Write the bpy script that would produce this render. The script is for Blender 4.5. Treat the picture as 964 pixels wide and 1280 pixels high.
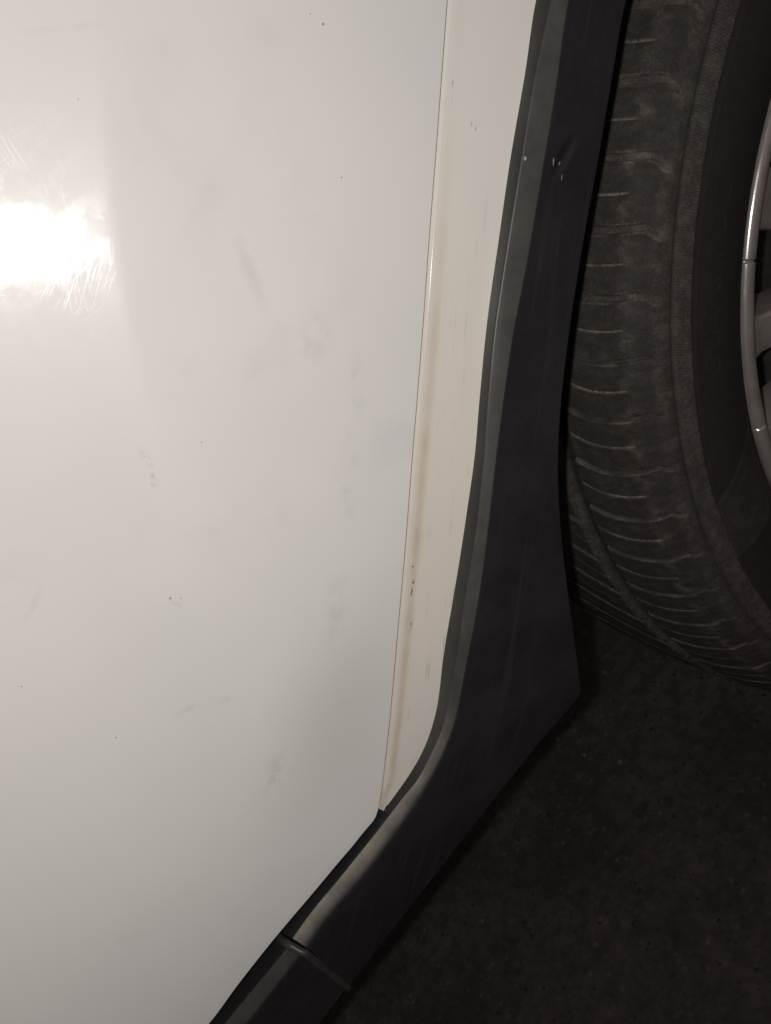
import bpy, bmesh, math, random
import numpy as np
from mathutils import Vector, Matrix

# ------------------------------------------------------------------ camera, world, flash, exposure
# metres; x = towards the rear of the car, y = inboard, z = up; the wheel axle is at x = 0, z = 0.332
scene = bpy.context.scene
for o in list(bpy.data.objects):
    bpy.data.objects.remove(o)
HUB = 0.332
CAM = Vector((-0.42797, -0.27574, 0.64813))
CAM_ROT = Matrix(((0.718255, 0.688582, -0.099819), (-0.410101, 0.303074, -0.860211), (-0.562074, 0.658787, 0.500073)))
cam_d = bpy.data.cameras.new('camera')
cam_d.sensor_fit = 'VERTICAL'
cam_d.sensor_height = 36.0
cam_d.lens = 963.0 / 1280.0 * 36.0
cam_d.clip_start = 0.01
cam_d.clip_end = 200.0
cam = bpy.data.objects.new('camera', cam_d)
cam.matrix_world = Matrix.Translation(CAM) @ CAM_ROT.to_4x4()
scene.collection.objects.link(cam)
scene.camera = cam

world = bpy.data.worlds.new('World')
scene.world = world
world.use_nodes = True
bg = world.node_tree.nodes['Background']
bg.inputs['Color'].default_value = (1.0, 0.87, 0.83, 1)      # the dim light of the garage
bg.inputs['Strength'].default_value = 0.11

flash_d = bpy.data.lights.new('phone_flash', 'POINT')        # the phone's own flash, beside its lens
flash_d.energy = 2.1
flash_d.color = (1.0, 0.972, 0.935)
flash_d.shadow_soft_size = 0.0035
flash = bpy.data.objects.new('phone_flash', flash_d)
flash.location = CAM + CAM_ROT @ Vector((-0.0165, -0.001, 0.0))
scene.collection.objects.link(flash)

scene.view_settings.view_transform = 'Standard'
scene.view_settings.look = 'None'
scene.view_settings.exposure = 0.0
scene.view_settings.gamma = 1.0
scene.view_settings.use_curve_mapping = False
scene.render.engine = 'CYCLES'
scene.cycles.max_bounces = 4
scene.cycles.diffuse_bounces = 2
scene.cycles.glossy_bounces = 2
scene.cycles.transmission_bounces = 0

# ------------------------------------------------------------------ outlines (metres, car space)
GAP = [(-0.2854, -0.0376, 0.6232), (-0.2939, -0.0375, 0.6137), (-0.3027, -0.0375, 0.6039), (-0.3149, -0.0375, 0.5903), (-0.3311, -0.0376, 0.5725), (-0.3481, -0.0377, 0.5535), (-0.3664, -0.0379, 0.5335), (-0.3859, -0.0382, 0.5123), (-0.4066, -0.0379, 0.4893), (-0.4244, -0.0371, 0.4695), (-0.4409, -0.0357, 0.4506), (-0.4560, -0.0340, 0.4331), (-0.4668, -0.0325, 0.4209), (-0.4752, -0.0311, 0.4112), (-0.4811, -0.0302, 0.4048), (-0.4845, -0.0297, 0.4013), (-0.4865, -0.0295, 0.3998), (-0.4883, -0.0293, 0.3986), (-0.4907, -0.0294, 0.3980), (-0.4937, -0.0295, 0.3979)]
DBOT = [(-0.5006, -0.0299, 0.3973), (-0.5255, -0.0287, 0.3933), (-0.5537, -0.0290, 0.3905), (-0.5779, -0.0290, 0.3868), (-0.5993, -0.0287, 0.3824)]
WEDGE = [(-0.2581, -0.0360, 0.6064), (-0.2676, -0.0360, 0.5969), (-0.2777, -0.0360, 0.5871), (-0.2920, -0.0361, 0.5739), (-0.3099, -0.0362, 0.5560), (-0.3288, -0.0363, 0.5370), (-0.3478, -0.0365, 0.5160), (-0.3679, -0.0361, 0.4934), (-0.3905, -0.0350, 0.4699), (-0.4102, -0.0335, 0.4499), (-0.4279, -0.0313, 0.4298), (-0.4449, -0.0289, 0.4126), (-0.4588, -0.0281, 0.4043), (-0.4706, -0.0280, 0.4005), (-0.4794, -0.0285, 0.3999), (-0.4844, -0.0289, 0.4002)]
CL0 = [(-0.2577, -0.0355, 0.6064), (-0.2722, -0.0355, 0.5918), (-0.2917, -0.0355, 0.5737), (-0.3096, -0.0357, 0.5558), (-0.3286, -0.0358, 0.5368), (-0.3476, -0.0360, 0.5158), (-0.3614, -0.0358, 0.4998), (-0.3767, -0.0353, 0.4839), (-0.3905, -0.0345, 0.4695), (-0.4051, -0.0334, 0.4545), (-0.4204, -0.0318, 0.4385), (-0.4358, -0.0294, 0.4199), (-0.4454, -0.0282, 0.4111), (-0.4550, -0.0274, 0.4048), (-0.4650, -0.0273, 0.4011), (-0.4749, -0.0272, 0.3988), (-0.4857, -0.0257, 0.3965), (-0.4999, -0.0178, 0.3887), (-0.5219, -0.0095, 0.3795), (-0.5415, -0.0094, 0.3771), (-0.5600, -0.0096, 0.3749)]
CL1 = [(-0.2570, -0.0422, 0.6041), (-0.2746, -0.0422, 0.5894), (-0.2934, -0.0422, 0.5713), (-0.3114, -0.0422, 0.5539), (-0.3311, -0.0422, 0.5343), (-0.3468, -0.0422, 0.5165), (-0.3600, -0.0422, 0.5007), (-0.3743, -0.0422, 0.4846), (-0.3876, -0.0422, 0.4708), (-0.4019, -0.0419, 0.4567), (-0.4163, -0.0412, 0.4411), (-0.4295, -0.0402, 0.4281), (-0.4408, -0.0389, 0.4173), (-0.4526, -0.0377, 0.4098), (-0.4636, -0.0362, 0.4038), (-0.4745, -0.0347, 0.4007), (-0.4869, -0.0337, 0.3975), (-0.4999, -0.0332, 0.3951), (-0.5179, -0.0332, 0.3926), (-0.5351, -0.0332, 0.3905), (-0.5482, -0.0332, 0.3876)]
CL2 = [(-0.2528, -0.0442, 0.6009), (-0.2692, -0.0442, 0.5840), (-0.2879, -0.0442, 0.5656), (-0.3073, -0.0442, 0.5468), (-0.3271, -0.0442, 0.5286), (-0.3434, -0.0442, 0.5119), (-0.3575, -0.0442, 0.4969), (-0.3720, -0.0442, 0.4809), (-0.3875, -0.0442, 0.4644), (-0.4025, -0.0440, 0.4493), (-0.4157, -0.0436, 0.4367), (-0.4267, -0.0430, 0.4259), (-0.4358, -0.0422, 0.4170), (-0.4474, -0.0417, 0.4090), (-0.4581, -0.0407, 0.4031), (-0.4705, -0.0399, 0.3978), (-0.4845, -0.0395, 0.3939), (-0.4989, -0.0392, 0.3904), (-0.5160, -0.0392, 0.3883), (-0.5320, -0.0392, 0.3868), (-0.5454, -0.0392, 0.3830)]
CL3 = [(-0.2308, -0.0407, 0.5881), (-0.2459, -0.0407, 0.5732), (-0.2650, -0.0407, 0.5539), (-0.2837, -0.0407, 0.5355), (-0.3026, -0.0402, 0.5153), (-0.3179, -0.0397, 0.4974), (-0.3289, -0.0387, 0.4823), (-0.3393, -0.0372, 0.4650), (-0.3507, -0.0352, 0.4417), (-0.3618, -0.0327, 0.4148), (-0.3722, -0.0317, 0.3907), (-0.3824, -0.0307, 0.3672), (-0.3853, -0.0297, 0.3612), (-0.3933, -0.0267, 0.3563), (-0.4173, -0.0237, 0.3506), (-0.4537, -0.0197, 0.3406), (-0.4886, -0.0157, 0.3301), (-0.5141, -0.0137, 0.3238), (-0.5365, -0.0127, 0.3189), (-0.5541, -0.0127, 0.3161), (-0.5638, -0.0127, 0.3142)]
SL0 = [(-0.5638, -0.0097, 0.3747), (-0.5894, -0.0097, 0.3711), (-0.6119, -0.0095, 0.3669)]
SL1 = [(-0.5558, -0.0317, 0.3840), (-0.5803, -0.0317, 0.3810), (-0.5995, -0.0317, 0.3786)]
SL2 = [(-0.5528, -0.0372, 0.3809), (-0.5779, -0.0372, 0.3765), (-0.5966, -0.0372, 0.3741)]
SL3 = [(-0.5665, -0.0127, 0.3143), (-0.5907, -0.0127, 0.3100), (-0.6120, -0.0127, 0.3064)]
CHIPS = [(-0.3237, -0.0389, 0.6400), (-0.3444, -0.0387, 0.6056), (-0.4302, -0.0406, 0.5750), (-0.5191, -0.0397, 0.5201), (-0.5227, -0.0397, 0.5562), (-0.3254, -0.0391, 0.6440), (-0.5122, -0.0276, 0.3880), (-0.4725, -0.0403, 0.5438), (-0.4703, -0.0405, 0.5413), (-0.3918, -0.0406, 0.6634)]
SMEARS = [(-0.4455, -0.0407, 0.5830), (-0.4487, -0.0407, 0.5766), (-0.4728, -0.0403, 0.5402), (-0.4946, -0.0399, 0.5076), (-0.3851, -0.0397, 0.6019), (-0.3809, -0.0391, 0.5750), (-0.3798, -0.0387, 0.5533), (-0.4071, -0.0391, 0.5258), (-0.4671, -0.0380, 0.4586), (-0.4951, -0.0391, 0.4605), (-0.5017, -0.0397, 0.5724), (-0.3840, -0.0404, 0.6772), (-0.5026, -0.0397, 0.5653), (-0.3950, -0.0389, 0.5378), (-0.4857, -0.0405, 0.5010), (-0.4400, -0.0393, 0.4899)]
QMARKS = [(-0.2973, -0.0370, 0.5892), (-0.2979, -0.0371, 0.5910), (-0.2971, -0.0374, 0.6042), (-0.3000, -0.0374, 0.6007), (-0.4060, -0.0376, 0.4842), (-0.4094, -0.0373, 0.4790), (-0.4125, -0.0372, 0.4760), (-0.4209, -0.0365, 0.4649), (-0.4337, -0.0351, 0.4489)]
CMARKS = [(-0.2826, -0.0427, 0.5655), (-0.2807, -0.0427, 0.5636), (-0.2820, -0.0427, 0.5593), (-0.2903, -0.0427, 0.5726), (-0.2776, -0.0427, 0.5643)]
PEB = [(-0.3768, 0.2237, 0.0000), (-0.3593, 0.1900, 0.0000), (-0.3120, 0.1686, 0.0000), (-0.4335, 0.2594, 0.0000), (-0.3658, 0.0242, 0.0000), (-0.4001, 0.0377, 0.0000)]

# ------------------------------------------------------------------ helpers
random.seed(4)
def link(o, parent=None):
    scene.collection.objects.link(o)
    if parent is not None:
        o.parent = parent
    return o
def mesh_obj(name, verts, faces, mat, parent=None, smooth=True, attrs=None, uv=None):
    me = bpy.data.meshes.new(name)
    me.from_pydata([tuple(v) for v in verts], [], [tuple(f) for f in faces])
    if attrs:
        for k, vals in attrs.items():
            a = me.attributes.new(k, 'FLOAT', 'POINT')
            a.data.foreach_set('value', np.asarray(vals, dtype=np.float32))
    if uv is not None:
        lay = me.uv_layers.new(name='UVMap')
        idx = np.zeros(len(me.loops), dtype=np.int32)
        me.loops.foreach_get('vertex_index', idx)
        lay.data.foreach_set('uv', np.asarray(uv, dtype=np.float32)[idx].ravel())
    if smooth:
        me.polygons.foreach_set('use_smooth', [True] * len(me.polygons))
    me.update()
    o = bpy.data.objects.new(name, me)
    if mat:
        me.materials.append(mat)
    return link(o, parent)
def grid_faces(nr, nc, wrap=False, flip=False):
    i = np.arange(nr - 1)[:, None]
    j = np.arange(nc if wrap else nc - 1)[None, :]
    a = i * nc + j
    b = i * nc + (j + 1) % nc
    c = (i + 1) * nc + (j + 1) % nc
    d = (i + 1) * nc + j
    q = np.stack([a, b, c, d] if not flip else [a, d, c, b], -1).reshape(-1, 4)
    return q.tolist()
def spline(pts, sub):
    """Catmull-Rom through pts, sub steps a span."""
    p = np.asarray(pts, float)
    p = np.vstack([2 * p[0] - p[1], p, 2 * p[-1] - p[-2]])
    out = []
    for k in range(1, len(p) - 2):
        # centripetal-ish: clamp tangents by chord so short spans do not overshoot
        l0, l1, l2 = (np.linalg.norm(p[k] - p[k - 1]), np.linalg.norm(p[k + 1] - p[k]), np.linalg.norm(p[k + 2] - p[k + 1]))
        m1 = (p[k + 1] - p[k - 1]) / (l0 + l1 + 1e-9) * l1
        m2 = (p[k + 2] - p[k]) / (l1 + l2 + 1e-9) * l1
        for t in np.arange(sub) / sub:
            out.append((2*t**3 - 3*t**2 + 1) * p[k] + (t**3 - 2*t**2 + t) * m1 + (-2*t**3 + 3*t**2) * p[k + 1] + (t**3 - t**2) * m2)
    out.append(p[-2])
    return np.array(out)
def fillet(poly, rad, n=5):
    """Round the inner corners of a polyline; rad is one length per corner."""
    out = [poly[0]]
    for k in range(1, len(poly) - 1):
        a, b, c = poly[k - 1], poly[k], poly[k + 1]
        r = min(rad[k - 1], 0.45 * np.linalg.norm(a - b), 0.45 * np.linalg.norm(c - b))
        p0 = b + (a - b) / (np.linalg.norm(a - b) + 1e-12) * r
        p1 = b + (c - b) / (np.linalg.norm(c - b) + 1e-12) * r
        for t in np.linspace(0, 1, n):
            out.append((1 - t)**2 * p0 + 2 * t * (1 - t) * b + t**2 * p1)
    out.append(poly[-1])
    return np.array(out)
def loft(rails, rad, name, mat, parent, sub=10, dust=None, flip=False):
    """A surface that runs along rails; corners across it are rounded by rad; flat = cuts in each flat."""
    rr = [spline(r, sub) for r in rails]
    secs, dd = [], []
    for i in range(len(rr[0])):
        f = i / (len(rr[0]) - 1)
        sec = fillet(np.array([r[i] for r in rr]), rad(f) if callable(rad) else rad)
        secs.append(sec)
        dd.append(dust(f, len(sec)) if dust else np.zeros(len(sec)))
    secs = np.array(secs)
    nr, nc = secs.shape[:2]
    return mesh_obj(name, secs.reshape(-1, 3), grid_faces(nr, nc, flip=flip), mat, parent, attrs={'dust': np.concatenate(dd)}), secs

# ------------------------------------------------------------------ node helpers
class NT:
    def __init__(self, name):
        self.m = bpy.data.materials.new(name)
        self.m.use_nodes = True
        self.t = self.m.node_tree
        self.b = self.t.nodes['Principled BSDF']
    def n(self, typ, **kw):
        nd = self.t.nodes.new(typ)
        for k, v in kw.items():
            if k.startswith('i_'):
                key = k[2:]
                key = int(key) if key.isdigit() else key.replace('_', ' ')
                self.put(nd.inputs[key], v)
            else:
                setattr(nd, k, v)
        return nd
    def put(self, sock, v):
        if isinstance(v, bpy.types.NodeSocket):
            self.t.links.new(v, sock)
        else:
            if hasattr(sock.default_value, '__len__') and not hasattr(v, '__len__'):
                v = (v,) * len(sock.default_value)
            if hasattr(sock.default_value, '__len__') and len(sock.default_value) == 4 and len(v) == 3:
                v = tuple(v) + (1,)
            sock.default_value = v
    def math(self, op, a, b=None, c=None, clamp=False):
        nd = self.t.nodes.new('ShaderNodeMath')
        nd.operation = op
        nd.use_clamp = clamp
        for k, v in enumerate((a, b, c)):
            if v is not None:
                self.put(nd.inputs[k], v)
        return nd.outputs[0]
    def mix(self, fac, a, b, blend='MIX'):
        nd = self.t.nodes.new('ShaderNodeMix')
        nd.data_type = 'RGBA'
        nd.blend_type = blend
        self.put(nd.inputs['Factor'], fac)
        self.put(nd.inputs[6], a)
        self.put(nd.inputs[7], b)
        return nd.outputs[2]
    def noise(self, vec, scale, detail=3, rough=0.5):
        nd = self.n('ShaderNodeTexNoise')
        self.put(nd.inputs['Vector'], vec)
        nd.inputs['Scale'].default_value = scale
        nd.inputs['Detail'].default_value = detail
        nd.inputs['Roughness'].default_value = rough
        return nd.outputs['Fac']
    def ramp(self, fac, lo, hi, a=0.0, b=1.0):
        nd = self.n('ShaderNodeMapRange', interpolation_type='SMOOTHSTEP')
        self.put(nd.inputs['Value'], fac)
        nd.inputs['From Min'].default_value = lo
        nd.inputs['From Max'].default_value = hi
        nd.inputs['To Min'].default_value = a
        nd.inputs['To Max'].default_value = b
        return nd.outputs[0]
    def pos(self):
        return self.n('ShaderNodeTexCoord').outputs['Object']
    def mapped(self, vec, loc=(0, 0, 0), rot=(0, 0, 0), scale=(1, 1, 1), typ='POINT'):
        nd = self.n('ShaderNodeMapping', vector_type=typ)
        self.put(nd.inputs['Vector'], vec)
        nd.inputs['Location'].default_value = loc
        nd.inputs['Rotation'].default_value = rot
        nd.inputs['Scale'].default_value = scale
        return nd.outputs[0]
    def blob(self, vec, c, length, width, ang, soft=0.6):
        """1 inside an elongated spot on the body side (x-z plane), 0 outside."""
        v = self.mapped(vec, loc=c, rot=(0, -ang, 0), scale=(length, 0.2, width), typ='TEXTURE')
        ln = self.n('ShaderNodeVectorMath', operation='LENGTH', i_0=v).outputs['Value']
        return self.ramp(ln, 1.0, 1.0 - soft)
    def bump(self, h, strength, dist, normal=None):
        nd = self.n('ShaderNodeBump')
        nd.inputs['Strength'].default_value = strength
        nd.inputs['Distance'].default_value = dist
        self.put(nd.inputs['Height'], h)
        if normal is not None:
            self.put(nd.inputs['Normal'], normal)
        return nd.outputs[0]
    def set(self, **kw):
        for k, v in kw.items():
            self.put(self.b.inputs[k.replace('_', ' ')], v)

# ------------------------------------------------------------------ materials
def scratches(nt, p):
    """Fine wash scratches: thin lines at several headings, broken up by noise."""
    tot = None
    brk = nt.ramp(nt.noise(p, 40, 2), 0.40, 0.75)
    wn = nt.n('ShaderNodeTexNoise', i_Vector=p, i_Scale=28.0, i_Detail=0.0)
    p = nt.n('ShaderNodeVectorMath', operation='MULTIPLY_ADD', i_0=wn.outputs['Color'], i_1=(.016, .016, .016), i_2=p).outputs[0]
    for k, (rot, sc) in enumerate(((0.25, 2900), (-0.40, 3200), (-1.05, 3000))):
        v = nt.mapped(p, loc=(0.13 * k, 0, 0.07 * k), rot=(0, rot, 0), scale=(38, 38, 1.0), typ='TEXTURE')
        a = nt.noise(v, sc, 0, 0.4)
        l = nt.math('MULTIPLY', nt.ramp(a, 0.64, 0.76), brk)
        tot = l if tot is None else nt.math('MAXIMUM', tot, l)
    return tot

def make_paint(door):
    nt = NT('door_paint' if door else 'quarter_panel_paint')
    p = nt.pos()
    base = (0.735, 0.713, 0.690) if door else (0.775, 0.745, 0.700)
    mott = nt.noise(p, 14, 2, 0.55)
    col = nt.mix(nt.ramp(mott, 0.3, 0.75, 0, 0.6), base, (base[0] * .935, base[1] * .945, base[2] * .945))
    grime = None
    def add(mask, strength):
        nonlocal grime
        m = nt.math('MULTIPLY', mask, strength)
        grime = m if grime is None else nt.math('MAXIMUM', grime, m)
    fine = nt.ramp(nt.noise(p, 900, 1, 0.6), 0.40, 0.62)
    mid = nt.ramp(nt.noise(p, 160, 3, 0.6), 0.36, 0.64)
    if door:
        S = SMEARS
        for c, l, w, a, s, tex in (
                (S[0], .0055, .0018, 1.31, .22, fine), (S[1], .0042, .0016, .95, .30, fine), (S[2], .0040, .0013, 1.6, .26, fine),
                (S[3], .0110, .0022, -.41, .17, mid), (S[14], .0070, .0022, -.41, .17, mid),
                (S[4], .0200, .0036, 1.23, .12, mid), (S[5], .0140, .0090, .6, .13, mid), (S[6], .0170, .0035, .95, .12, mid),
                (S[7], .0130, .0050, .95, .14, mid), (S[13], .0180, .0040, .95, .10, mid),
                (S[8], .0380, .0160, .40, .26, mid), (S[9], .0240, .0110, .6, .24, mid), (S[15], .028, .012, .9, .18, mid),
                (S[10], .0120, .0018, .39, .08, mid), (S[11], .014, .0012, -.5, .09, mid)):
            add(nt.math('MULTIPLY', nt.blob(p, c, l, w, a, 1.0), tex), s * .85)
        add(nt.ramp(nt.noise(p, 30, 3, 0.6), 0.55, 0.80), 0.06)
        add(nt.blob(p, SMEARS[8], .075, .040, .55, 1.0), .17)
        for c, r in zip(CHIPS, (.00055, .00038, .00034, .00040, .00034, .00028, .0005, .0006, .00035, .00026)):
            add(nt.blob(p, c, r * 1.05, r * .75, 0.6, 0.7), 0.78)
        col = nt.mix(grime, col, (0.16, 0.145, 0.13))
    else:
        edge = nt.n('ShaderNodeAttribute', attribute_name='crease').outputs['Fac']     # 1 along the dirty valley by the door gap
        low = nt.n('ShaderNodeAttribute', attribute_name='low').outputs['Fac']         # grows towards the sill
        col = nt.mix(nt.math('MULTIPLY', low, .30), col, (.66, .585, .47))
        film = nt.math('MULTIPLY', nt.math('MULTIPLY', edge, nt.ramp(nt.noise(p, 120, 4, .6), .25, .75, .6, 1)), low)
        col = nt.mix(nt.math('MULTIPLY', film, 0.60), col, (0.47, 0.37, 0.24))
        # thin brush marks that follow the arch
        v = nt.mapped(p, rot=(0, -0.86, 0), scale=(22, 22, 1), typ='TEXTURE')
        thin = nt.math('MULTIPLY', nt.ramp(nt.noise(v, 900, 2), 0.60, 0.70), nt.ramp(nt.noise(p, 60, 2), .45, .65))
        add(nt.math('MULTIPLY', thin, low), .22)
        Q = QMARKS
        for c, l, w, a, s in ((Q[0], .0010, .00022, .85, .8), (Q[1], .0012, .0002, .9, .55), (Q[2], .0016, .0003, .8, .45), (Q[3], .0012, .0003, .8, .45),
                              (Q[4], .00075, .00055, .8, .85), (Q[5], .0013, .0006, .8, .85), (Q[6], .0022, .0005, .75, .75), (Q[7], .0010, .0006, .8, .6), (Q[8], .0006, .0004, .8, .5)):
            add(nt.math('MULTIPLY', nt.blob(p, c, l, w, a, .5), nt.ramp(fine, 0, 1, .3, 1)), s)
        col = nt.mix(grime, col, (0.10, 0.08, 0.055))
    scr = scratches(nt, p)
    nt.set(Base_Color=col, Roughness=0.42, Diffuse_Roughness=1.0, Specular_IOR_Level=0.3, Coat_Weight=1.0, Coat_IOR=1.5)
    rough = nt.math('ADD', nt.math('MULTIPLY', scr, 0.08), nt.ramp(mid, 0, 1, .085, .115) if door else nt.ramp(mott, .3, .8, .12, .2))
    nt.put(nt.b.inputs['Coat Roughness'], rough)
    nt.put(nt.b.inputs['Coat Normal'], nt.bump(scr, 0.065, 0.00005))
    return nt.m

def make_plastic():
    nt = NT('textured_black_plastic')
    p = nt.pos()
    grain = nt.noise(p, 3200, 1, .6)
    dust = nt.math('MULTIPLY', nt.ramp(nt.noise(p, 26, 5, .62), .36, .72), nt.ramp(nt.noise(p, 600, 3, .7), .3, .7, .5, 1))
    v = nt.mapped(p, rot=(0, -0.83, 0), scale=(22, 22, 1), typ='TEXTURE')
    wipe = nt.ramp(nt.noise(v, 300, 3), .5, .72)
    dust = nt.math('MAXIMUM', nt.math('MULTIPLY', dust, .16), nt.math('MULTIPLY', wipe, .12))
    dust_and_lit = nt.n('ShaderNodeAttribute', attribute_name='dust').outputs['Fac']      # ledge dust, raised to paint in the chamfer's lit tone
    ledge = nt.math('MULTIPLY', dust_and_lit, nt.ramp(nt.noise(p, 90, 4, .65), .3, .7, .6, 1.0))
    col = nt.mix(dust, (0.0200, 0.0188, 0.0208), (0.120, 0.108, 0.098))
    col = nt.mix(ledge, col, (.36, .325, .285))
    chip = None
    for c, l, w, a in ((CMARKS[0], .0016, .0004, .9), (CMARKS[1], .0008, .0004, .4), (CMARKS[2], .0012, .0002, .9), (CMARKS[3], .0008, .0006, .9)):
        m = nt.math('MULTIPLY', nt.blob(p, c, l, w, a, .5), nt.ramp(nt.noise(p, 2200, 2), .38, .5) if c is not CMARKS[3] else 1.0)
        chip = m if chip is None else nt.math('MAXIMUM', chip, m)
    scuff = nt.math('MULTIPLY', nt.ramp(nt.noise(nt.mapped(p, rot=(0, -.5, 0), scale=(14, 14, 1), typ='TEXTURE'), 500, 2), .64, .72), nt.ramp(nt.noise(p, 40, 2), .52, .66))
    col = nt.mix(nt.math('MULTIPLY', scuff, .12), col, (.10, .095, .09))
    col = nt.mix(chip, col, (.40, .40, .40))
    nt.set(Base_Color=col, Roughness=nt.ramp(dust, 0, .5, .38, .6), Specular_IOR_Level=0.42, Diffuse_Roughness=.4)
    dent = nt.blob(p, CMARKS[4], .0110, .0034, .30, 1.0)           # a knock in the flat of the trim
    nt.put(nt.b.inputs['Normal'], nt.bump(grain, .16, .0002, nt.bump(nt.math('SUBTRACT', 1.0, dent), 1.0, .0016)))
    return nt.m

def make_rubber(kind):
    nt = NT('tread_rubber' if kind == 'tread' else 'sidewall_rubber')
    p = nt.pos()
    uv = nt.n('ShaderNodeUVMap').outputs[0]
    dusty = nt.n('ShaderNodeAttribute', attribute_name='dust').outputs['Fac']
    clump = nt.ramp(nt.noise(p, 140, 4, .70), .42, .66)
    speck = nt.ramp(nt.noise(p, 1000, 2, .7), .47, .62)
    f = nt.math('MULTIPLY', dusty, nt.math('ADD', .42, nt.math('ADD', nt.math('MULTIPLY', clump, .55), nt.math('MULTIPLY', speck, .45))), clamp=True)
    hue = nt.mix(nt.ramp(nt.noise(p, 24, 3), .35, .65), (.255, .228, .198), (.255, .205, .185))
    col = nt.mix(f, (.0225, .0190, .0182), hue)
    nt.set(Base_Color=col, Roughness=.72, Specular_IOR_Level=.3, Diffuse_Roughness=.2)
    h = nt.math('ADD', nt.noise(p, 900, 3, .6), nt.math('MULTIPLY', nt.noise(p, 150, 3), .8))
    nt.put(nt.b.inputs['Normal'], nt.bump(h, .5, .0005))
    return nt.m

def make_alloy():
    nt = NT('silver_wheel_paint')
    p = nt.pos()
    fl = nt.noise(p, 1600, 1)
    dust = nt.ramp(nt.noise(p, 60, 5, .6), .35, .75)
    col = nt.mix(nt.math('MULTIPLY', dust, .6), (.58, .52, .495), (.31, .255, .235))
    nt.set(Base_Color=col, Metallic=.55, Roughness=nt.ramp(dust, 0, 1, .20, .34), Specular_IOR_Level=.5)
    nt.put(nt.b.inputs['Normal'], nt.bump(fl, .12, .0002))
    return nt.m

def make_plain(name, col, rough, scale=80):
    nt = NT(name)
    p = nt.pos()
    f = nt.ramp(nt.noise(p, scale, 4, .6), .35, .7)
    nt.set(Base_Color=nt.mix(f, col, tuple(c * 1.7 for c in col)), Roughness=rough, Specular_IOR_Level=.25)
    return nt.m

def make_asphalt():
    nt = NT('worn_asphalt')
    p = nt.pos()
    vor = nt.n('ShaderNodeTexVoronoi', feature='F1')
    nt.put(vor.inputs['Vector'], p)
    vor.inputs['Scale'].default_value = 165
    stone = nt.ramp(vor.outputs['Distance'], .55, .15)
    tint = nt.n('ShaderNodeSeparateColor')
    nt.put(tint.inputs[0], vor.outputs['Color'])
    patch = nt.ramp(nt.noise(p, 9, 5, .62), .3, .72)
    mid = nt.ramp(nt.noise(p, 75, 4, .7), .36, .66)
    dark = nt.mix(patch, (.055, .045, .042), (.108, .089, .082))
    light = nt.mix(tint.outputs[0], (.075, .061, .056), (.165, .138, .125))
    col = nt.mix(nt.math('MULTIPLY', stone, nt.ramp(tint.outputs[1], .35, .95, .05, .85)), dark, light)
    col = nt.mix(nt.math('MULTIPLY', mid, .75), col, (.044, .0355, .033))
    nt.set(Base_Color=col, Roughness=.9, Specular_IOR_Level=.2, Diffuse_Roughness=1.0)
    h = nt.math('ADD', nt.math('MULTIPLY', stone, .6), nt.math('MULTIPLY', nt.noise(p, 130, 4, .6), 1.0))
    nt.put(nt.b.inputs['Normal'], nt.bump(h, .45, .002))
    return nt.m

M_DOOR = make_paint(True)
M_QUARTER = make_paint(False)
M_PLASTIC = make_plastic()
M_TREAD = make_rubber('tread')
M_SIDE = make_rubber('side')
M_ALLOY = make_alloy()
M_LINER = make_plain('matt_black_liner', (.006, .006, .0065), .85)
M_SHADE = make_plain('shade_dark_shell', (.012, .011, .010), .8)  # shade put into the colour; the jamb itself would be white
M_BRAKE = make_plain('dull_brake_metal', (.05, .045, .04), .6)
M_ASPHALT = make_asphalt()
M_STONE = make_plain('pale_grit', (.10, .088, .076), .85, 300)
M_GRIT = make_plain('dark_grit', (.028, .0235, .0215), .9, 200)

# ------------------------------------------------------------------ the setting: ground
def noise2(x, y):
    return (math.sin(x * 37.1 + 1.3) * math.sin(y * 41.7 + .4) + .6 * math.sin(x * 91 + y * 23) + .5 * math.sin(y * 113 - x * 61)) * .0006
gv, xs, ys = [], [], []
xs = sorted(set(list(np.round(np.linspace(-1.4, .5, 200), 4)) + [-30, -8, -3, 1.5, 4, 10, 30]))
ys = sorted(set(list(np.round(np.linspace(-.6, 1.3, 200), 4)) + [-30, -8, -2, 2.5, 5, 10, 30]))
for x in xs:
    for y in ys:
        gv.append((x, y, noise2(x, y) if abs(x) < 2 and abs(y) < 2 else 0))
ground = mesh_obj('ground', gv, grid_faces(len(xs), len(ys), flip=False), M_ASPHALT)
ground['kind'] = 'structure'
ground['label'] = 'dark worn asphalt ground beneath and beside the car'

# ------------------------------------------------------------------ the car
car = link(bpy.data.objects.new('car', None))
car.location = (0, 0, 0)
car['label'] = 'white car with black plastic wheel arch trim and dusty tyre'
car['category'] = 'car'

Y0 = -0.0397
def surf(x, z):
    """How far the body side stands outboard of the plane y = Y0."""
    R = np.hypot(x, z - HUB)
    Rf, Rc, w = .536, .5075, .0022
    # outside the crease the skin is slightly hollow, inside it falls gently towards the arch
    hollow = np.where(R < Rf, .76 * (Rf - R)**2 / 2 / .236, 0)
    fc = .76 * (Rf - Rc)**2 / 2 / .236
    slope = fc - .035 * (Rc - R)
    a, b = hollow, slope
    k = .00006
    f = np.where(R > Rc + .02, a, np.where(R < Rc - .02, b, .5 * (a + b - np.sqrt((a - b)**2 + 4 * k * k))))
    h = ((z - .4098) - .154 * (x + .4843)) / 1.012
    g = -.009 * (np.maximum(0, .09 - h) / .09)**2
    return f + g
def on_skin(p, off=0.0):
    return np.array([p[0], Y0 - surf(np.float64(p[0]), np.float64(p[1])) + off, p[1]])

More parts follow.
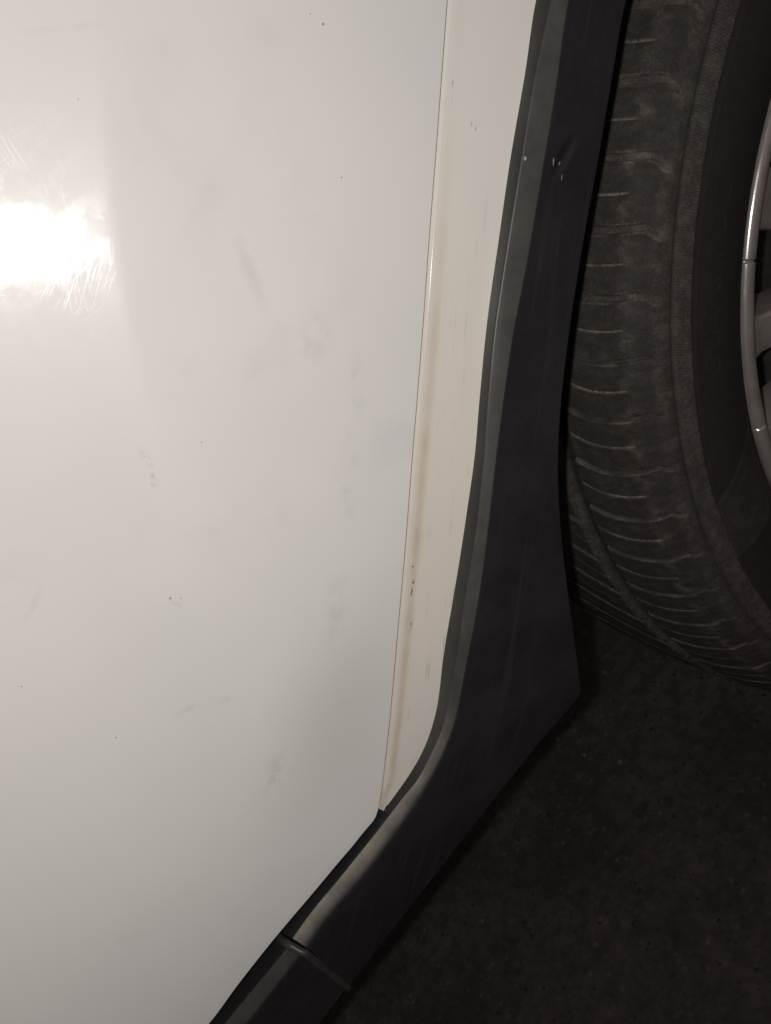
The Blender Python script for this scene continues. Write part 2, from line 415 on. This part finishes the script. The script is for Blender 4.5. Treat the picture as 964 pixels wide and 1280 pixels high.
# --- rear door: a fan of lines from its rear and bottom edge out over the skin
gap = [(p[0], p[2]) for p in GAP]
dbot = [(p[0], p[2]) for p in DBOT]
top_ext = [(-.205, .800), (-.215, .740), (-.232, .695), (-.257, .655)]
bot_ext = [(-.66, .3785), (-.75, .366), (-.86, .352)]
edge = spline([(x, 0, z) for x, z in top_ext + gap + dbot + bot_ext], 14)[:, [0, 2]]
n_t = len(edge)
u = np.cumsum(np.r_[0, np.linalg.norm(np.diff(edge, axis=0), axis=1)])
u /= u[-1]
far = np.stack([np.interp(u, [0, .12, .35, .62, 1], [-.40, -.50, -.72, -.90, -1.00]), np.interp(u, [0, .12, .35, .62, 1], [.98, .97, .93, .83, .62])], 1)
s = np.linspace(0, 1, 330)**1.25
verts, dist = [], []
hem = [(0.0, .014), (0.0, .0006), (.00008, .0003), (.00025, .0001), (.0006, 0.0)]
lines = []
for e, fpt in zip(edge, far):
    d = (fpt - e) / np.linalg.norm(fpt - e)
    L = np.linalg.norm(fpt - e)
    row = [(e + d * a, off) for a, off in hem] + [(e + d * (.0006 + (L - .0006) * q), 0.0) for q in s[1:]]
    for q, off in row:
        verts.append((q[0], off, q[1]))
verts = np.array(verts)
verts[:, 1] += Y0 - surf(verts[:, 0], verts[:, 2])
nc = len(hem) + len(s) - 1
door = mesh_obj('rear_door', verts, grid_faces(n_t, nc), M_DOOR, car)

# --- quarter panel: the white sliver between door gap and arch trim
q_gap = [(-.205, .800), (-.215, .740), (-.232, .695), (-.257, .655)] + gap[:16]
w_arc = []
for th in (97, 108, 117, 125):
    w_arc.append((.377 * math.cos(math.radians(th)), HUB + .377 * math.sin(math.radians(th))))
q_wed = w_arc + [(p[0], p[2]) for p in WEDGE]
A = spline([(x, 0, z) for x, z in q_gap], 12)[:, [0, 2]]
B = spline([(x, 0, z) for x, z in q_wed], 12)[:, [0, 2]]
qv, crease, low = [], [], []
for i in range(len(A)):
    d = B[i] - A[i]
    L = np.linalg.norm(d)
    d = d / (L + 1e-9)
    tlen = max(L, .0012) + .005 * min(1, L / .008)          # it runs on a little under the trim
    gapw = min(.0014, .3 * L + .0002)
    cr = min(.0052, .38 * L)                                # the valley sits this far from the door gap
    stops = [(gapw, .012), (gapw, .0005), (gapw + .00012, .0003), (gapw + .0003, .00022), (gapw + .0010, .0002)]
    stops += [(gapw + .0010 + (cr - .0010 - gapw) * k / 8, None) for k in range(1, 8)]
    stops += [(cr + .0008 * k, None) for k in (0, 1, 2, 3)]
    stops += [(cr + .0035 + (tlen - cr - .0035) * k / 14, None) for k in range(15)]
    prev = 0
    lo = min(1, max(0, (0.60 - A[i][1]) / .10)) * .88 + .12
    for a, off in stops:
        a = max(prev, a) if off is None else min(a, L)
        prev = a
        if off is None:
            x = a - cr
            # narrow facet dips to the valley, then the panel rises gently again
            off = .0002 + .5 * (math.sqrt((.06 * x)**2 + 1.6e-9) - .06 * abs(cr)) * (1 if x < 0 else math.exp(-x / .006))
        P = A[i] + d * a
        qv.append((P[0], off, P[1]))
        crease.append(math.exp(-((a - cr * .9) / .0016)**2) + .25 * math.exp(-(a / .009)**2))
        low.append(lo)
qv = np.array(qv)
qv[:, 1] += Y0 - surf(qv[:, 0], qv[:, 2])
quarter = mesh_obj('quarter_panel', qv, grid_faces(len(A), len(qv) // len(A), flip=True), M_QUARTER, car, attrs={'crease': np.clip(crease, 0, 1), 'low': low})

# --- wheel arch trim: rails from the body outwards, over the ridge, in to the lip and round it
def arc_ext(p, ths):
    R = math.hypot(p[0], p[2] - HUB)
    return [(R * math.cos(math.radians(t)), p[1], HUB + R * math.sin(math.radians(t))) for t in ths]
ths = (80, 90, 100, 109, 117, 124)
rails = []
tuck = [(p[0] * 1.0, p[1] + .010, p[2]) for p in CL0]
for r in (tuck, CL0, CL1, CL2, CL3):
    rails.append(arc_ext(r[0], ths) + list(r))
l3 = rails[4]
lip = [(p[0] * .997, p[1] + .004, HUB + (p[2] - HUB) * .997 + .0006) for p in l3]
deep = [(p[0] * 1.004, p[1] + .030, HUB + (p[2] - HUB) * 1.004 + .004) for p in l3]
rails += [lip, deep]
def arch_rad(f):
    k = min(1, max(0, (f - .66) / .14))                     # the ridge softens where it turns into the sill
    return (.0012, .0008, .0005 + .0026 * k, .0012, .0014)
def ledge_dust_lit(f, n):  # dust plus painted light on the chamfer that faces the flash
    k = min(1, max(0, (f - .66) / .12))
    d = np.zeros(n)
    # stations 11..15 are the ridge's rounding after the chamfer, 6..10 its upper edge
    d[1:6] = .12 * (1 - k)
    d[6:11] = .17 + .80 * k
    d[6:8] = .04
    d[11] = .16 + .30 * k
    d[12] = .16 * k
    return d
arch, secs = loft(rails, arch_rad, 'wheel_arch_trim', M_PLASTIC, car, sub=9, dust=ledge_dust_lit)

# --- sill trim beyond the joint
def sill_ext(r):
    a, b = np.array(r[0]), np.array(r[2])
    d = (b - a) / np.linalg.norm(b - a)
    return [tuple(a - d * .004), tuple(a)] + [tuple(r[1]), tuple(r[2])] + [tuple(b + d * q) for q in (.06, .16, .27)]
s_r = [sill_ext(r) for r in ([(p[0], p[1] + .008, p[2]) for p in SL0], SL0, SL1, SL2, SL3)]
s_r += [[(p[0], p[1] + .003, p[2] + .001) for p in s_r[4]], [(p[0], p[1] + .03, p[2] + .006) for p in s_r[4]]]
def sill_dust_lit(f, n):  # dimmer chamfer here, part dust and part painted light
    d = np.zeros(n)
    d[8:11] = .14
    d[11] = .09
    return d
sill, ssec = loft(s_r, (.0012, .0006, .0012, .0012, .0014), 'sill_trim', M_PLASTIC, car, sub=6, dust=sill_dust_lit)

# --- the raised bead that closes the joint between arch trim and sill trim
sec = secs[-1]
keep = sec[2:-8]
path = spline(keep[::3], 6)
ring = 8
bead = []
for i, p in enumerate(path):
    t = path[min(i + 1, len(path) - 1)] - path[max(i - 1, 0)]
    t /= np.linalg.norm(t) + 1e-9
    a = np.array([-.98, 0, -.16])
    a -= t * (a @ t)
    a /= np.linalg.norm(a)
    b = np.cross(t, a)
    for k in range(ring):
        c, s_ = math.cos(2 * math.pi * k / ring), math.sin(2 * math.pi * k / ring)
        bead.append(p + a * (.0008 + .0022 * math.sin(math.pi * i / (len(path) - 1)) + .0017 * c) + b * (.0016 * s_))
mesh_obj('joint_bead', bead, grid_faces(len(path), ring, wrap=True), M_PLASTIC, car, attrs={'dust': np.full(len(bead), .09)})

# --- dark sheet for the gaps' shade, wheel well liner, added floor that blocks light
sv = []
arc = [(.379 * math.cos(math.radians(t)), HUB + .379 * math.sin(math.radians(t))) for t in np.linspace(80, 166, 40)] + [(-.42, .400), (-.50, .385), (-.62, .366), (-.9, .335)]
fpts = np.stack([np.interp(np.linspace(0, 1, len(arc)), [0, .3, .6, .85, 1], [.07, -.3, -.7, -.95, -1.0]), np.interp(np.linspace(0, 1, len(arc)), [0, .3, .6, .85, 1], [.98, .98, .95, .75, .5])], 1)
for a, b in zip(arc, fpts):
    for k in range(8):
        q = np.array(a) + (b - np.array(a)) * k / 7
        sv.append((q[0], -.012 if k == 0 else -.016, q[1]))
mesh_obj('gap_shade_sheet', sv, grid_faces(len(arc), 8), M_SHADE, car)  # dark colour stands in for shade behind the door gaps
lv = []
lt = np.linspace(60, 164, 70)
for t in lt:
    for y, R in ((-.030, .371), (-.024, .376), (0, .384), (.06, .388), (.16, .388), (.25, .384)):
        r2 = R + .0012 * math.sin(t * .9)
        lv.append((r2 * math.cos(math.radians(t)), y, HUB + r2 * math.sin(math.radians(t))))
mesh_obj('wheel_well_liner', lv, grid_faces(len(lt), 6), M_LINER, car)
ub = []
for x in np.linspace(-1.05, -.405, 14):
    for y, z in ((-.010, .365), (.03, .352), (.06, .372), (.25, .376), (.9, .38)):
        ub.append((x, y, z + .05 * max(0, (x + .5)) + (-.02 if x < -.8 else 0)))
mesh_obj('underbody_blocker', ub, grid_faces(14, 5), M_SHADE, car)  # unseen floor, added to keep ambient light from beneath the car

# ------------------------------------------------------------------ tyre
def smooth(a, b, x):
    t = np.clip((x - a) / (b - a), 0, 1)
    return t * t * (3 - 2 * t)
# tread profile (y inboard, radius), outer shoulder to inner shoulder
tp = [(-.0200, .2890), (-.0190, .2925), (-.0180, .2960), (-.0155, .3005), (-.0120, .3045), (-.0030, .3092), (.0125, .3160), (.037, .3226), (.067, .3275), (.100, .3310),
      (.133, .3275), (.163, .3226), (.1875, .3160), (.203, .3092), (.212, .3045), (.218, .2960), (.220, .289)]
tpd = spline([(a, 0, b) for a, b in tp], 40)[:, [0, 2]]
arcl = np.r_[0, np.cumsum(np.linalg.norm(np.diff(tpd, axis=0), axis=1))]
smp = np.concatenate([np.arange(0, .118, .00085), np.arange(.118, arcl[-1], .004), [arcl[-1]]])
ty = np.interp(smp, arcl, tpd[:, 0])
tr = np.interp(smp, arcl, tpd[:, 1])
theta = np.concatenate([np.arange(118, 206, .075), np.arange(206, 478, .45)])
PITCH = 360 / 70
TH, TY = np.meshgrid(theta, ty, indexing='ij')
TR = np.meshgrid(theta, tr, indexing='ij')[1]
# outer row of blocks: lateral slots every pitch and a sipe half way, both bowed
curl = .9 * smooth(-.0140, -.0192, TY)**2
bow = curl + np.where(TY > -.002, -1.1 * ((TY + .002) / .02)**2, -.75 * ((TY + .002) / .018)**2) * np.interp(TH, [118, 140, 158, 206, 478], [.15, .3, 1, 1, 1])
ph = (TH - 133.7 - bow) / PITCH
f0 = (ph - np.round(ph)) * PITCH                     # degrees from the nearest slot
f1 = (ph - .5 - np.round(ph - .5)) * PITCH           # degrees from the nearest sipe
in_outer = smooth(.0225, .0215, TY)
lowr = smooth(146, 156, TH)                          # further down the slots are worn narrower
slot_w = .36 - .13 * lowr + .08 * smooth(.0, .02, TY)
slot = smooth(slot_w, slot_w - .14, np.abs(f0)) * in_outer * smooth(-.0196, -.0178, TY)
slot_edge = np.exp(-((np.abs(f0) - slot_w) / .065)**2) * in_outer * smooth(-.0196, -.0182, TY)
sipe = smooth(.13, .05, np.abs(f1)) * in_outer * smooth(-.0115, -.0085, TY)
groove = smooth(.0205, .0222, TY) * smooth(.0315, .0298, TY)
groove2 = smooth(.088, .0895, TY) * smooth(.101, .0995, TY)
groove3 = smooth(.150, .1515, TY) * smooth(.163, .1615, TY)
# second rib: slanted cuts
ph2 = (TH - 134.9 + (TY - .031) * 105) / PITCH
g0 = (ph2 - np.round(ph2)) * PITCH
g1 = (ph2 - .5 - np.round(ph2 - .5)) * PITCH
in_2 = smooth(.031, .0325, TY) * smooth(.0885, .0870, TY)
slot2 = smooth(.34, .18, np.abs(g0)) * in_2
sipe2 = smooth(.12, .05, np.abs(g1)) * in_2 * smooth(.075, .070, TY)
ph3 = (TH - 130 - (TY - .1) * 150) / PITCH
h0 = (ph3 - np.round(ph3)) * PITCH
slot3 = smooth(.40, .25, np.abs(h0)) * smooth(.1, .102, TY) * (1 - groove3)
ring_line = np.exp(-((TY + .0187) / .0010)**2)       # thin moulded line round the shoulder
depth = np.maximum.reduce([.0026 * slot, .0011 * sipe, .0055 * groove, .0055 * groove2, .0055 * groove3, .0030 * slot2, .0013 * sipe2, .003 * slot3])
RR = TR - depth + .0004 * ring_line
# dust: on the slots and in the sipes, a worn mark along the shoulder, clumps elsewhere
cl = (np.sin(TH * 3.1 + TY * 410) * np.sin(TH * 1.7 - TY * 230) + .6 * np.sin(TH * 7.3 + 2 * np.sin(TY * 500)))
mark = np.exp(-((TY + .0105 - .0012 * np.sin(TH * 2.3) - .0008 * np.sin(TH * 6.1)) / .0022)**2)
dust = .12 + .03 * cl + .26 * mark * (.55 + .45 * np.sin(TH * 1.9 + 1)) + .20 * slot * (1 - .8 * lowr) + .55 * slot_edge * np.where(f0 > 0, 1, 1 - .8 * lowr) * (.55 + .45 * np.sin(TH * 2.7 + TY * 300)) + 1.0 * sipe * (.7 + .3 * np.sin(TH * 4.1)) - .07 * groove + .24 * np.exp(-((TY - .0212) / .0009)**2) + .26 * np.exp(-((TY - .0308) / .0009)**2) + .38 * sipe2 + .30 * np.exp(-((np.abs(g0) - .3) / .1)**2) * in_2 + .14 * ring_line
dust = np.clip(dust * np.interp(TH, [118, 150, 175, 200, 478], [1, 1, .92, .85, .8]), 0, 1)
X = RR * np.cos(np.radians(TH))
Z = RR * np.sin(np.radians(TH)) + HUB
flat = Z < .0015
Z = np.maximum(Z, .0015)
nT, nP = TH.shape
tyre = link(bpy.data.objects.new('tyre', None), car)
uv = np.stack([TH.ravel() * .01, np.tile(smp, nT)], 1)
mesh_obj('tread', np.stack([X, TY, Z], -1).reshape(-1, 3), grid_faces(nT, nP, flip=True) , M_TREAD, tyre, attrs={'dust': dust.ravel()}, uv=uv)

# sidewall, shoulder line to bead
sp = [(-.0200, .2890), (-.0212, .2868), (-.0228, .2800), (-.0234, .2720), (-.0223, .2620), (-.0180, .2500), (-.0112, .2400), (-.0040, .2325), (.0010, .2285), (.007, .2235)]
spd = spline([(a, 0, b) for a, b in sp], 30)[:, [0, 2]]
al = np.r_[0, np.cumsum(np.linalg.norm(np.diff(spd, axis=0), axis=1))]
ss = np.concatenate([np.arange(0, .014, .0005), np.arange(.014, al[-1], .0010), [al[-1]]])
sy = np.interp(ss, al, spd[:, 0])
sr = np.interp(ss, al, spd[:, 1])
theta2 = np.concatenate([np.arange(118, 206, .06), np.arange(206, 478.01, .6)])
TH, SR = np.meshgrid(theta2, sr, indexing='ij')
SY = np.meshgrid(theta2, sy, indexing='ij')[1]
inner_edge = .2795 - .0003 * (TH - 150) * .1
band = smooth(.2885, .2880, SR) * smooth(inner_edge - .0004, inner_edge + .0004, SR)
ribs = (.5 + .5 * np.sin(np.radians(TH * 360 / .24 + (SR - .284) * 60000))) * band * np.where((TH > 122) & (TH < 165.5), 1, 0)
panel = smooth(inner_edge + .0003, inner_edge - .0003, SR) * smooth(.236, .238, SR)
p_end = np.maximum(smooth(171.2 + (SR - .2800) * 120, 170.9 + (SR - .2800) * 120, TH), smooth(178.3, 178.6, TH) * smooth(250, 249, TH))
panel = panel * p_end
seam = np.exp(-((SR - .2878) / .0007)**2)
fine_rings = sum(np.exp(-((SR - r) / .00045)**2) for r in (.2765, .2445, .2345, .2320))
off = -.0003 * ribs + .0006 * panel - .0002 * fine_rings + .0007 * seam
Y = SY + off
X = SR * np.cos(np.radians(TH))
Z = np.maximum(SR * np.sin(np.radians(TH)) + HUB, .0015)
dust_s = .075 + .14 * band * (1 - .0 * ribs) + .10 * ribs * band - .045 * panel - .10 * seam * 1.0 + .05 * smooth(168, 175, TH) * (1 - panel) + .05 * np.exp(-((SR - .233) / .004)**2)
nT, nP = TH.shape
mesh_obj('sidewall', np.stack([X, Y, Z], -1).reshape(-1, 3), grid_faces(nT, nP), M_SIDE, tyre, attrs={'dust': np.clip(dust_s, 0, 1).ravel()}, uv=np.stack([TH.ravel() * .01, np.tile(ss, nT)], 1))

# moulded letters: each one its own raised piece, reading clockwise with their tops outwards
def letter_mesh(ch, size, depth):
    cu = bpy.data.curves.new('letter', 'FONT')
    cu.body = ch
    cu.size = size
    cu.extrude = depth
    cu.align_x = 'CENTER'
    cu.align_y = 'CENTER'
    cu.resolution_u = 4
    tmp = bpy.data.objects.new('tmp', cu)
    scene.collection.objects.link(tmp)
    dg = bpy.context.evaluated_depsgraph_get()
    me = bpy.data.meshes.new_from_object(tmp.evaluated_get(dg))
    bpy.data.objects.remove(tmp)
    bpy.data.curves.remove(cu)
    return me
def put_letters(text, th0, th1, R, size):
    for ch, t in zip(text, np.linspace(th0, th1, len(text))):
        me = letter_mesh(ch, size, .0003)
        me.materials.clear()
        me.materials.append(M_SIDE)
        a = me.attributes.new('dust', 'FLOAT', 'POINT')
        a.data.foreach_set('value', np.full(len(me.vertices), .045, np.float32))
        o = link(bpy.data.objects.new('sidewall_letter', me), tyre)
        c, s_ = math.cos(math.radians(t)), math.sin(math.radians(t))
        up = Vector((c, 0, s_))                         # letter top points away from the hub
        right = Vector((s_, 0, -c))                     # clockwise as seen from outside
        nrm = Vector((0, -1, 0))
        # lean with the sidewall
        k = (np.interp(R + .004, sr[::-1], sy[::-1]) - np.interp(R - .004, sr[::-1], sy[::-1])) / .008
        up = (up + Vector((0, k, 0))).normalized()
        nrm = right.cross(up).normalized()
        y = np.interp(R, sr[::-1], sy[::-1]) + .0006
        o.matrix_local = Matrix(((right.x, up.x, nrm.x, R * c), (right.y, up.y, nrm.y, y), (right.z, up.z, nrm.z, HUB + R * s_), (0, 0, 0, 1)))
put_letters('OUTSIDE', 156.6, 141.2, .2668, .0150)

# ------------------------------------------------------------------ wheel rim
rim = link(bpy.data.objects.new('wheel_rim', None), car)
lp = [(.030, .2180), (.012, .2235)] + [(.0018 - .0040 * math.sin(a), .2223 + .0040 * math.cos(a)) for a in np.radians(np.linspace(-8, 150, 22))] + [(.0070, .2186), (.020, .2145), (.060, .205), (.19, .200), (.205, .222)]
lpd = np.array(lp)
notches = [148.1 + 22 * k for k in range(-3, 13)]
th_l = np.concatenate([np.arange(118, 206, .12), np.arange(206, 478.01, 1.0)])
lv = []
for t in th_l:
    near = min(abs(((t - q + 180) % 360) - 180) for q in notches)
    cut = .0014 * max(0, 1 - (near / .22)**2) if near < .22 else 0
    c, s_ = math.cos(math.radians(t)), math.sin(math.radians(t))
    for k, (y, R) in enumerate(lpd):
        yy = y + (cut if y < .006 else 0)
        lv.append((R * c, yy, HUB + R * s_))
mesh_obj('rim_lip', lv, grid_faces(len(th_l), len(lpd)), M_ALLOY, rim)
def spoke(t0, t1, name='spoke'):
    """A tapering arm from the lip to the hub; rounded where it meets the lip."""
    vs, fs = [], []
    rows = [(.2160, .0050, 1.9), (.2120, .0052, .7), (.2075, .0055, .12), (.196, .0056, 0.0), (.16, .004, -.2), (.11, -.002, -.4), (.06, -.004, -.6)]
    prof = [(-1.0, .030), (-1.0, .0035), (-.86, .0008), (-.6, 0), (.6, 0), (.86, .0008), (1.0, .0035), (1.0, .030)]
    mid, hw = (t0 + t1) / 2, (t1 - t0) / 2
    for R, y, fl in rows:
        wmm = math.radians(hw) * .21 * (1 if R > .19 else .55 + .45 * R / .19) + math.radians(fl if fl > 0 else 0) * .21
        for a, dy in prof:
            ang = math.radians(mid) + a * wmm / R
            vs.append((R * math.cos(ang), y + dy, HUB + R * math.sin(ang)))
    o = mesh_obj(name, vs, grid_faces(len(rows), len(prof), flip=True), M_ALLOY, rim)
    return o
for k in range(10):
    spoke(137.2 + 36 * k, 144.6 + 36 * k)
    spoke(155.9 + 36 * k, 161.3 + 36 * k)
hv = []
for R, y in ((.001, -.010), (.030, -.010), (.034, -.006), (.058, -.004), (.066, 0), (.068, .03)):
    for k in range(48):
        hv.append((R * math.cos(k * math.pi / 24), y, HUB + R * math.sin(k * math.pi / 24)))
mesh_obj('hub_cap', hv, grid_faces(6, 48, wrap=True), M_ALLOY, rim)
bv = []
for R, y in ((.001, .075), (.12, .075), (.15, .078), (.152, .10), (.20, .105), (.2, .11)):
    for k in range(64):
        bv.append((R * math.cos(k * math.pi / 32), y, HUB + R * math.sin(k * math.pi / 32)))
mesh_obj('brake_drum', bv, grid_faces(6, 64, wrap=True), M_BRAKE, car)

# ------------------------------------------------------------------ loose stones on the asphalt
def pebble_mesh(name, r, seed, mat):
    rg = random.Random(seed)
    bm = bmesh.new()
    bmesh.ops.create_icosphere(bm, subdivisions=1, radius=r)
    for v in bm.verts:
        v.co *= 1 + rg.uniform(-.28, .22)
        v.co.z *= .65
    me = bpy.data.meshes.new(name)
    bm.to_mesh(me)
    bm.free()
    me.materials.append(mat)
    return me
for k, (c, r, lab) in enumerate(((PEB[0], .0030, 'small pale pebble on the asphalt nearer the arch trim corner'), (PEB[1], .0034, 'brighter pale pebble on the asphalt below the tyre'))):
    o = link(bpy.data.objects.new('pebble', pebble_mesh('pebble', r, k + 2, M_STONE)))
    o.location = (c[0], c[1], r * .5)
    o['label'] = lab
    o['category'] = 'pebble'
    o['group'] = 'loose pebbles on the asphalt'
gvs, gfs = [], []
ico = [((0, 0, 1)), ((.9, 0, 0)), ((.28, .85, 0)), ((-.72, .53, 0)), ((-.72, -.53, 0)), ((.28, -.85, 0)), ((0, 0, -.6))]
icf = [(0, 1, 2), (0, 2, 3), (0, 3, 4), (0, 4, 5), (0, 5, 1), (6, 2, 1), (6, 3, 2), (6, 4, 3), (6, 5, 4), (6, 1, 5)]
rg = random.Random(11)
for k in range(5200):
    x, y = rg.uniform(-.85, -.05), rg.uniform(-.25, .75)
    r = .0006 + .0016 * rg.random()**3
    a = rg.uniform(0, 6.28)
    b = len(gvs)
    for v in ico:
        j = rg.uniform(.7, 1.25)
        gvs.append((x + r * j * (v[0] * math.cos(a) - v[1] * math.sin(a)), y + r * j * (v[0] * math.sin(a) + v[1] * math.cos(a)), noise2(x, y) + r * .35 + r * .7 * v[2] * j))
    gfs += [tuple(b + i for i in f) for f in icf]
grit = mesh_obj('grit', gvs, gfs, M_GRIT, smooth=False)
grit['kind'] = 'stuff'
grit['label'] = 'fine loose grit scattered over the asphalt'
grit['category'] = 'grit'
